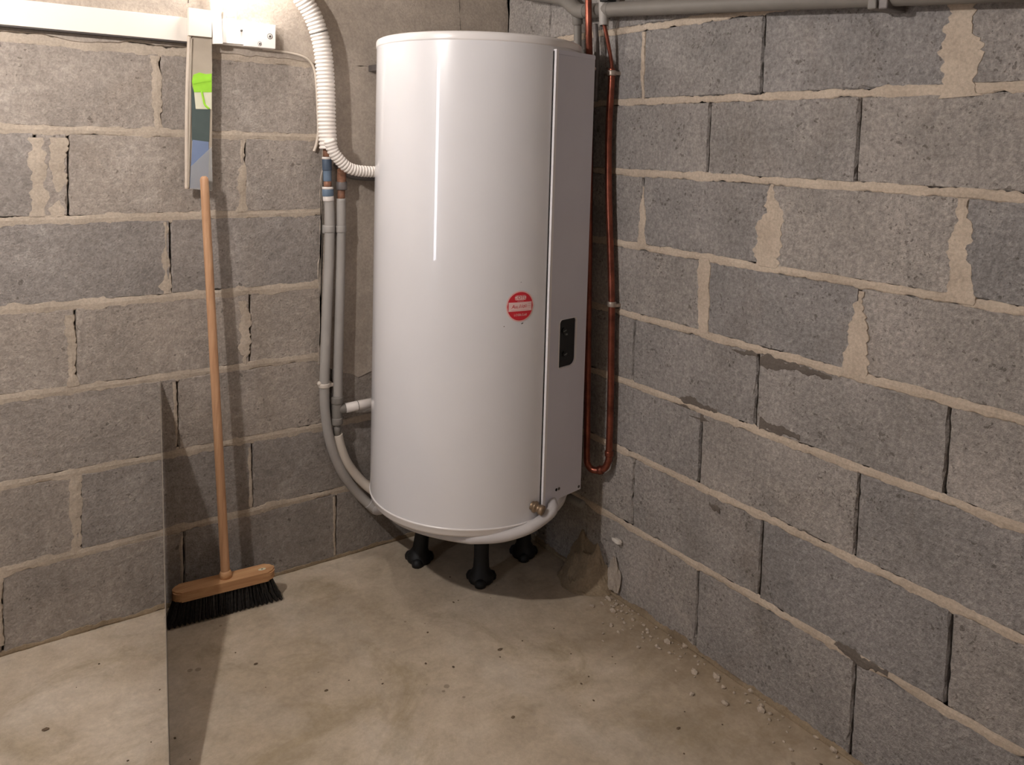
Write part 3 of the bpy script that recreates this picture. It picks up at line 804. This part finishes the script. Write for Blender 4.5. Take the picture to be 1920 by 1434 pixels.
# clips
k = empty('pipe_clip', OL(628, 430)); tag(k, 'grey double plastic clip holding both grey pipes to the left wall', 'clip')
bm = bmesh.new(); a, b = OL(606, 422, .01), OL(646, 436, .01); add_box(bm, (a.x, -.020, b.z), (b.x, -.0005, a.z), .002); link('bar', bm, M_GREYPVC, k, origin=a)
for (u1, u2, nm) in ((616, 618.5, 'cuff'), (637.5, 640, 'cuff')):
    c = OL((u1 + u2) / 2, 429, .034); ring_on(nm, c + Vector((0, 0, -.011)), c + Vector((0, 0, .011)), .0175, M_GREYPVC, k)
k = empty('pipe_clip', OL(605, 722)); tag(k, 'pale ring clip with a knob on the outer grey pipe beside the tee', 'clip')
c = LA(608, 722); ring_on('ring', c + Vector((0, 0, -.007)), c + Vector((0, 0, .007)), .0185, M_BEIGEPVC, k)
bm = bmesh.new(); q = LA(599.5, 719, .034); add_lathe(bm, [(0, -.007), (.006, -.006), (.009, 0), (.006, .006), (0, .007)], q, 12); link('knob', bm, M_BEIGEPVC, k, origin=q)
bm = bmesh.new(); q = LA(621, 721, .030); add_box(bm, q + Vector((-.010, -.004, -.006)), q + Vector((.006, .030, .006)), .002); link('wall_plug', bm, M_BEIGEPVC, k, origin=q)
# cable
bm = bmesh.new(); add_tube(bm, path_L([(492, 92), (530, 97), (562, 104), (580, 114), (590, 132), (594, 165), (596, 205), (597, 245), (594, 268), (589, 284)], .0065), lambda i, n: .0030 + .0022 * min(1, i / n * 1.6), 8)
tag(link('cable', bm, M_CABLE, None, origin=OL(596, 205, .006)), 'thin cream cable running from the rail bracket down beside the conduit', 'cable')

# ------------------------------------------------------------------ white rail and what hangs on it
rl = empty('wall_rail', OL(200, 60)); tag(rl, 'white horizontal rail on the left wall ending in a screwed bracket', 'rail')
zr0, zr1 = OL(350, 78, .028).z, OL(350, 33, .028).z
xr = OL(352, 60, .028).x
bm = bmesh.new(); add_box(bm, (X0 + .03, -.028, zr0), (xr, -.0045, zr1), .0015); link('channel', bm, M_ALU, rl, origin=(xr, -.0045, zr0))
bm = bmesh.new(); add_box(bm, (X0 + .03, -.026, zr0 - .004), (xr - .002, -.0045, zr0 + .001)); link('dark_strip', bm, M_DKLINE, rl, origin=(xr, -.0045, zr0))  # thin dark strip along the bottom of the rail
xb = OL(517, 70, .034).x; zb0, zb1 = OL(517, 92, .034).z, OL(517, 47, .034).z
bm = bmesh.new(); add_box(bm, (xr - .001, -.024, zr0 + .002), (xb - .05, -.0045, zr1 - .004), .0012); link('channel_end', bm, M_ALU, rl, origin=(xb - .05, -.0045, zr0))
bm = bmesh.new(); add_box(bm, (OL(458, 70, .034).x, -.034, zb0), (xb, -.0045, zb1), .0015); br = link('end_bracket', bm, M_WHITE, rl, origin=(xb, -.0045, zb0))
bm = bmesh.new(); add_box(bm, (OL(418, 70, .034).x, -.030, zb0 + .004), (OL(460, 70, .034).x, -.0045, zb1 + .002), .0015); link('end_plate', bm, M_WHITE, rl, origin=(xb, -.0045, zb0))
for (u, v, r) in ((506, 68, .0080), (487, 82, .0060), (453, 57, .0030)):
    q = OL(u, v, .034); bm = bmesh.new(); add_lathe(bm, [(0, .0012), (r * .45, .001), (r * .5, -.001), (r, .0006), (r, -.004)], q, 16, axis=(0, -1, 0)); link('screw', bm, M_SCREW, br, origin=q)
# flat white batten crossing the rail
def quad_L(us, o0, o1, bm):
    A = [bm.verts.new(OL(u, v, o1)) for u, v in us]
    B = [bm.verts.new(Vector((a.co.x, -o0, a.co.z))) for a in A]
    n = len(us); bm.faces.new(A); bm.faces.new(B)
    for k in range(n): bm.faces.new((A[k], A[(k+1) % n], B[(k+1) % n], B[k]))
bm = bmesh.new(); quad_L([(392, -60), (410, -60), (418, 82), (400, 82)], .035, .045, bm)
tag(link('batten', bm, M_WHITE, None, origin=OL(409, 82, .035)), 'narrow white upright batten crossing the rail beside the hanging sleeve', 'batten')
bm = bmesh.new()
a, b = OL(419, 37, .02), OL(444, 23, .02); add_box(bm, (a.x, -.022, a.z), (b.x, -.0035, b.z), .004, 3)
add_tube(bm, [OL(424, 30, .022), OL(440, 31, .022)], .005, 10)
tag(link('cable_clip', bm, M_WHITE, None, origin=a), 'small white plastic clip just above the rail end plate', 'clip')
# hanging sleeve with coloured cards
sv = empty('hanging_sleeve', OL(374, 355, .036)); tag(sv, 'narrow clear sleeve holding lime, cream, green and blue cards, hanging above the broom handle', 'sleeve')
def card(name, us, o0, o1, mat, bevel=.0):
    bm = bmesh.new(); quad_L(us, o0, o1, bm); return link(name, bm, mat, sv, origin=OL(*us[0], o0))
card('hanger', [(354, 14), (398, 20), (397, 70), (354, 66)], .0300, .0480, M_ALU)
card('back_sheet', [(360, 66), (397, 70), (398, 150), (397, 355), (356, 352), (360, 200)], .0300, .0360, M_TAUPE)
card('green_card', [(360, 152), (363, 140), (374, 136), (386, 139), (397, 138), (397, 173), (364, 173)], .0360, .0385, M_LIME)
card('green_fold', [(361, 150), (396, 146), (397, 151), (363, 157)], .0384, .0396, M_LIME)
card('cream_card', [(364, 172), (397, 172), (397, 205), (367, 204)], .0360, .0380, M_CREAM)
bm = bmesh.new(); add_tube(bm, catmull([OL(378, 171, .0382), OL(381, 184, .0382), OL(384, 196, .0382), OL(392, 204, .0382)], 6), .0028, 8); link('green_tape', bm, M_LIME, sv, origin=OL(380, 180, .038))
card('dark_card', [(359, 160), (364, 173), (367, 205), (394, 205), (392, 266), (360, 264)], .0358, .0374, M_DKGREEN)
card('blue_card', [(361, 262), (391, 266), (392, 290), (390, 354), (355, 353), (359, 300)], .0358, .0376, M_SLATE)
card('clear_pocket', [(397, 275), (399, 358), (356, 354), (358, 312)], .0385, .0392, M_CLEAR)
bm = bmesh.new(); add_tube(bm, path_L([(355, 68), (353, 110), (351, 170), (350, 240), (350, 300), (350, 354)], .036), .0052, 8); link('side_binding', bm, M_STRIPEDGE, sv, origin=OL(350, 354, .036))
bm = bmesh.new(); add_tube(bm, path_L([(359, 72), (357, 130), (356, 200), (355, 270), (353, 354)], .037), .0034, 8); link('side_binding', bm, M_TAUPE, sv, origin=OL(353, 354, .037))

# ------------------------------------------------------------------ broom
bl, brr = FL(313, 1184), FL(529, 1127)
e = (brr - bl); e.z = 0; Lb = e.length; e.normalize(); nb = Vector((e.y, -e.x, 0))     # nb points at the viewer
mid = (bl + brr) / 2 - nb * .030
broom = empty('broom', (mid.x, mid.y, 0)); tag(broom, 'wooden push broom with black bristles leaning against the left wall', 'broom')
def BR(a, d, z): return mid + e * a + nb * d + Vector((0, 0, z))
HL, HW, HZ0, HZ1 = Lb * .445, .027, .070, .098
pol = rrect(-HL, -HW, HL, HW, (.022,) * 4, 6)
bm = bmesh.new(); add_prism(bm, pol, lambda s, t, d: BR(s, t, d), HZ0, HZ1)
bmesh.ops.bevel(bm, geom=[ed for ed in bm.edges if abs(ed.verts[0].co.z - ed.verts[1].co.z) < 1e-5], offset=.004, segments=2, affect='EDGES')
head = link('broom_head', bm, M_WOODH, broom, origin=BR(0, 0, HZ0))
bm = bmesh.new(); add_prism(bm, [(HL - .035 + .011 * math.cos(a), .002 + .006 * math.sin(a)) for a in [k * math.pi / 8 for k in range(16)]], lambda s, t, d: BR(s, t, d), HZ1 - .001, HZ1 + .0006); lb = link('maker_mark', bm, M_CREAM, head, origin=BR(HL - .035, 0, HZ1))
bm = bmesh.new(); add_prism(bm, [(HL - .035 + .003 * math.cos(a), .002 + .002 * math.sin(a)) for a in [k * math.pi / 4 for k in range(8)]], lambda s, t, d: BR(s, t, d), HZ1, HZ1 + .001); link('mark_dot', bm, M_DKLINE, head, origin=BR(HL - .035, 0, HZ1))
htop = OL(383, 337, .062)
hb = BR(.004, -.004, HZ1 - .004)
def hr(i, n): return (.0128 - .0012 * i / n) if i < n - 3 else (.0115, .0095, .0055)[i - (n - 3)]
hp = [hb.lerp(htop, k / 40) for k in range(40)] + [htop + (htop - hb).normalized() * q for q in (.0, .006, .010)]
hp = hp[:39] + hp[40:]
bm = bmesh.new(); add_tube(bm, hp, hr, 18); handle = link('handle', bm, M_WOOD, broom, origin=hb); handle['label'] = 'long round beech handle'
bm = bmesh.new(); add_lathe(bm, [(.0135, -.002), (.018, .0), (.0175, .012), (.014, .02), (.0125, .021)], hb + Vector((0, 0, .003)), 18, axis=htop - hb); link('socket', bm, M_WOODH, broom, origin=hb)
bm = bmesh.new(); rb = random.Random(5)
for i in range(26):
    for j in range(4):
        a0_ = -HL + .012 + (2 * HL - .024) * i / 25; d0_ = -.020 + .0133 * j
        for q in range(26):
            ax_, dx_ = a0_ + rb.uniform(-.0035, .0035), d0_ + rb.uniform(-.003, .003)
            fl_ = (ax_ / HL)
            ex = ax_ + fl_ * abs(fl_) * (.036 if fl_ > 0 else .028) + rb.uniform(-.006, .006)
            ed_ = dx_ * 1.45 + rb.uniform(-.004, .004)
            zt = .0005 + rb.random() * .004
            mdx, mdd = ax_ + (ex - ax_) * .42, dx_ + (ed_ - dx_) * .42
            w = .0009; ang = rb.uniform(0, 3.14); ca, sa = math.cos(ang) * w, math.sin(ang) * w
            v = [BR(ax_ - ca, dx_ - sa, HZ0 + .003), BR(ax_ + ca, dx_ + sa, HZ0 + .003), BR(mdx + ca, mdd + sa, .034), BR(mdx - ca, mdd - sa, .034), BR(ex, ed_, zt)]
            vv = [bm.verts.new(p) for p in v]
            bm.faces.new((vv[0], vv[1], vv[2], vv[3])); bm.faces.new((vv[3], vv[2], vv[4]))
bs = link('bristles', bm, M_BRISTLE, broom, origin=BR(0, 0, .03), recalc=False); bs['kind'] = 'stuff'; bs['label'] = 'dense black bristles flaring to the floor'
# solid tuft cores so that the brush is dense
for i in range(26):
    a0_ = -HL + .012 + (2 * HL - .024) * i / 25; fl_ = a0_ / HL; ex = a0_ + fl_ * abs(fl_) * (.034 if fl_ > 0 else .026)
    bm = bmesh.new()
    r0 = [BR(a0_ + .0045 * math.cos(t), .019 * math.sin(t), HZ0 + .002) for t in [k * math.pi / 4 for k in range(8)]]
    r1 = [BR(ex + .0068 * math.cos(t), .030 * math.sin(t), .003) for t in [k * math.pi / 4 for k in range(8)]]
    A = [bm.verts.new(p) for p in r0]; B = [bm.verts.new(p) for p in r1]
    bm.faces.new(A); bm.faces.new(B)
    for k in range(8): bm.faces.new((A[k], A[(k+1) % 8], B[(k+1) % 8], B[k]))
    link('bristle_tuft', bm, M_BRISTLE, broom, origin=BR(a0_, 0, HZ0))

# ------------------------------------------------------------------ thin board on edge, added and shaped to throw the long wedge of shade
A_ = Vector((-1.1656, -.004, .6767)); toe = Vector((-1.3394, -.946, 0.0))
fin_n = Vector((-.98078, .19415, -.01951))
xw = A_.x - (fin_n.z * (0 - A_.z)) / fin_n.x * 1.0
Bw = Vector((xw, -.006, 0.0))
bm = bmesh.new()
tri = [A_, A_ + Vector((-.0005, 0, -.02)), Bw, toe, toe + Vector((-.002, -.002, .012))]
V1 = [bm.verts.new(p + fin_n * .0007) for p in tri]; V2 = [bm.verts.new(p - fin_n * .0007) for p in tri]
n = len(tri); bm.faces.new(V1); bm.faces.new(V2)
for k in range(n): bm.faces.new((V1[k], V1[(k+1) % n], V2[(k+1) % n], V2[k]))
tag(link('shade_board', bm, M_SHADE_BOARD, None, origin=Bw), 'added thin triangular grey board standing edge-on against the left wall beside the broom', 'shade_board')

# ------------------------------------------------------------------ right wall services
cp = empty('copper_pipe', OR(1120, 884, .06)); tag(cp, 'long U-shaped copper pipe hanging between the cover panel and the right wall', 'pipe')
RA = lambda u, v, o=.05: OR(u, v, o)
down = [RA(1103, -45, .090), RA(1103.5, 40, .088), RA(1105, 105, .072), RA(1106, 200, .062), RA(1105, 400, .062), RA(1103, 600, .062), RA(1101.5, 760, .062), RA(1100.5, 850, .060), RA(1102, 870, .058), RA(1110, 880, .052), RA(1122, 882, .042)]
tube_obj('pipe_run', catmull(down, 8), .0102, M_COPPER, cp)
up = [RA(1120, 882, .043), RA(1133, 878, .034), RA(1140, 866, .028), RA(1142, 848, .026), RA(1145, 740, .026), RA(1146, 650, .026), RA(1147, 570, .026), RA(1145, 480, .026), RA(1142, 390, .026), RA(1141, 310, .026), RA(1142, 230, .026), RA(1146, 165, .026), RA(1147, 128, .026)]
tube_obj('pipe_run', catmull(up, 8), .0105, M_COPPER, cp)
tube_obj('thin_tail', catmull([RA(1147, 132, .026), RA(1146, 115, .030), RA(1139, 75, .045), RA(1132, 44, .058)], 8), .0058, M_COPPER, cp)
for (u, v) in ((1147, 137), (1147, 570), (1142, 850)):
    c = RA(u, v, .026); q = ring_on('solder_joint', c + Vector((0, 0, -.008)), c + Vector((0, 0, .008)), .0135, M_SOLDER if v < 800 else M_COPPER, cp)
ring_on('elbow_collar', RA(1122, 882, .042), RA(1130, 880.5, .036), .0132, M_COPPER, cp)
for (u, v) in ((1147, 137), (1147, 572)):
    c = RA(u, v, .026); bm = bmesh.new(); add_box(bm, c + Vector((-.004, -.012, -.005)), Vector((.002, c.y + .004, c.z + .005)), .001); link('wall_clip', bm, M_SOLDER, cp, origin=c)
gp = empty('grey_waste_pipe', OR(1300, 14, .05)); tag(gp, 'thick grey plastic pipe along the top of the right wall', 'pipe')
r1, r2 = OR(1140, 18, .05), OR(1640, -6, .05); far = r1 + (r2 - r1) * 1.9
tube_obj('pipe_run', [far, r2, r1, OR(1098, 21, .05)], .0215, M_GREYPVC_D, gp, 20)
tube_obj('elbow', catmull([OR(1100, 21, .05), OR(1084, 20, .05), OR(1074, 12, .05), OR(1050, -4, .05), OR(985, -12, .05)], 8), .0225, M_GREYPVC_D, gp, 18)
tube_obj('down_pipe', catmull([OR(1082, 18, .045), OR(1083, 50, .032), OR(1083, 110, .030), OR(1082, 190, .030)], 6), .0125, M_GREYPVC_D, gp)
ring_on('socket', OR(1083, 46, .034), OR(1082, 26, .042), .0165, M_GREYPVC_D, gp)
ring_on('end_collar', OR(1136, 18, .05), OR(1146, 17.6, .05), .0235, M_GREYPVC_D, gp)
ring_on('valve_body', OR(1132, 48, .060), OR(1130, -25, .060), .0135, M_GREYPVC, gp)
bm = bmesh.new(); q = OR(1139, -4, .06); add_box(bm, q + Vector((-.015, -.018, -.012)), q + Vector((.02, .018, .03)), .003); link('valve_cap', bm, M_BLACK, gp, origin=q)
for u in (1657, 1678):
    q = OR(u, 2, .03); bm = bmesh.new(); add_box(bm, q + Vector((-.045, -.010, -.022)), q + Vector((.028, .010, .03)), .003); link('bracket', bm, M_GREYPVC_D if u == 1657 else M_PIPE_DK, gp, origin=q)
bm = bmesh.new(); add_tube(bm, catmull([OR(1116, 46, .024), OR(1117, 60, .026), OR(1119, 90, .03), OR(1119, 122, .032), OR(1116, 190, .034)], 6), .0085, 12)
tag(link('dark_hose', bm, M_PIPE_DK, None, origin=OR(1119, 90, .03)), 'short dark grey hose between the copper pipe and the thin copper tail', 'hose')
bm = bmesh.new(); pts = [OR(1048, 922, .055), OR(1072, 935, .055), OR(1092, 946, .055)]; add_tube(bm, pts, .013, 14); add_lathe(bm, [(.0085, -.001), (.0128, -.001), (.0128, .0006), (.0085, .0006)], pts[-1], 14, axis=pts[-1] - pts[0])
tag(link('pipe_stub', bm, M_GREYPVC_D, None, origin=pts[0]), 'grey pipe stub low on the right wall behind the cover panel', 'pipe')

# ------------------------------------------------------------------ spilled mortar and crumbs at the foot of the right wall
def rock(bm, c, sx, sy, sz, seed, sub=2, amp=.35):
    t = bmesh.new(); bmesh.ops.create_icosphere(t, subdivisions=sub, radius=1.0)
    mp = {}
    for v in t.verts:
        k = 1 + amp * nz(v.co.x * 1.6 + seed, v.co.y * 1.6, v.co.z * 1.6) + amp * .5 * nz(v.co.x * 4 + seed, v.co.y * 4, v.co.z * 4)
        p = Vector((v.co.x * sx * k, v.co.y * sy * k, max(v.co.z * sz * k, -sz * .55))) + Vector(c)
        p.x = min(p.x, -.001); p.z = max(p.z, .0006)
        mp[v.index] = bm.verts.new(p)
    for f in t.faces:
        try: bm.faces.new([mp[v.index] for v in f.verts])
        except ValueError: pass
    t.free()
c = OR(1112, 1050, .045)
bm = bmesh.new()
NI, NJ = 14, 22; grid = []
for i in range(NI + 1):
    row = []
    for j in range(NJ + 1):
        f, g_ = i / NI, j / NJ; y = -.44 - .21 * g_
        out_ = .115 * math.sin(math.pi * min(max(g_, .03), .97)) ** .6 * (1 + .35 * nz(g_ * 4, 1.5, 0))
        hgt = .125 * (math.sin(math.pi * g_ ** .8) ** .5) * (1 + .3 * nz(g_ * 5, 4.5, 1))
        x = -.0015 - out_ * f
        z = hgt * (1 - f) ** 1.25 * (1 + .28 * nz(f * 5, g_ * 6, 3)) + .006 * nz(f * 16, g_ * 20, 7)
        if i == NI: z = .0006
        row.append(bm.verts.new((x, y, max(z, .0006))))
    grid.append(row)
for i in range(NI):
    for j in range(NJ): bm.faces.new((grid[i][j], grid[i+1][j], grid[i+1][j+1], grid[i][j+1]))
tag(link('mortar_lump', bm, M_LUMP, None, origin=(c.x, c.y, 0)), 'lump of spilled mortar in the corner at the foot of the right wall', 'rubble')
bm = bmesh.new(); q = OR(1152, 1055, .008); rock(bm, (q.x, q.y, .055), .009, .022, .062, 8.1, 3, .6)
tag(link('mortar_crust', bm, M_RENDER, None, origin=(q.x, q.y, 0)), 'flaking pale mortar crust on the right wall beside the lump', 'rubble')
bm = bmesh.new(); q = OR(1156, 1014, .012); rock(bm, q, .010, .020, .008, 5.1, 2, .5)
tag(link('plaster_flake', bm, M_FLAKE, None, origin=q), 'white plaster flake stuck on the right wall above the mortar lump', 'rubble')
rs = random.Random(12)
bm = bmesh.new()
for k in range(150):
    y = -.66 - .95 * rs.random() ** 1.6; x = -.006 - abs(rs.gauss(0, .055)); s = rs.uniform(.0015, .0055) * (1 if rs.random() < .85 else 1.8)
    rock(bm, (x, y, s * .4), s, s * rs.uniform(.7, 1.5), s * .7, k * 1.3, 1, .5)
g1 = link('mortar_crumbs', bm, M_MORTAR, None, origin=(-.05, -.9, 0)); g1['kind'] = 'stuff'; tag(g1, 'pale mortar crumbs scattered along the foot of the right wall', 'crumbs')
bm = bmesh.new()
for k in range(60):
    x, y = rs.uniform(-1.5, -.05), rs.uniform(-1.5, -.1); s = rs.uniform(.0012, .0035)
    rock(bm, (x, y, s * .3), s, s * rs.uniform(.7, 1.6), s * .5, k * 2.3, 1, .5)
for (u, v, s) in ((1102, 1100, .009), (1120, 1108, .008), (1138, 1104, .010), (1146, 1092, .008), (1108, 1112, .006), (1128, 1098, .009)):
    q = FL(u, v); rock(bm, (min(q.x, -.01), q.y, s * .4), s, s * 1.2, s * .8, u, 1, .5)
for (u, v, s) in ((85, 1368, .009), (938, 1218, .008), (1272, 1366, .006), (962, 1345, .006), (480, 1245, .006), (612, 1295, .005)):
    q = FL(u, v); rock(bm, (q.x, q.y, .0012), s, s * .7, .002, u, 1, .4)
g2 = link('dark_grit', bm, M_DIRT, None, origin=(-.7, -.9, 0)); g2['kind'] = 'stuff'; tag(g2, 'dark grit and specks scattered over the concrete floor', 'grit')
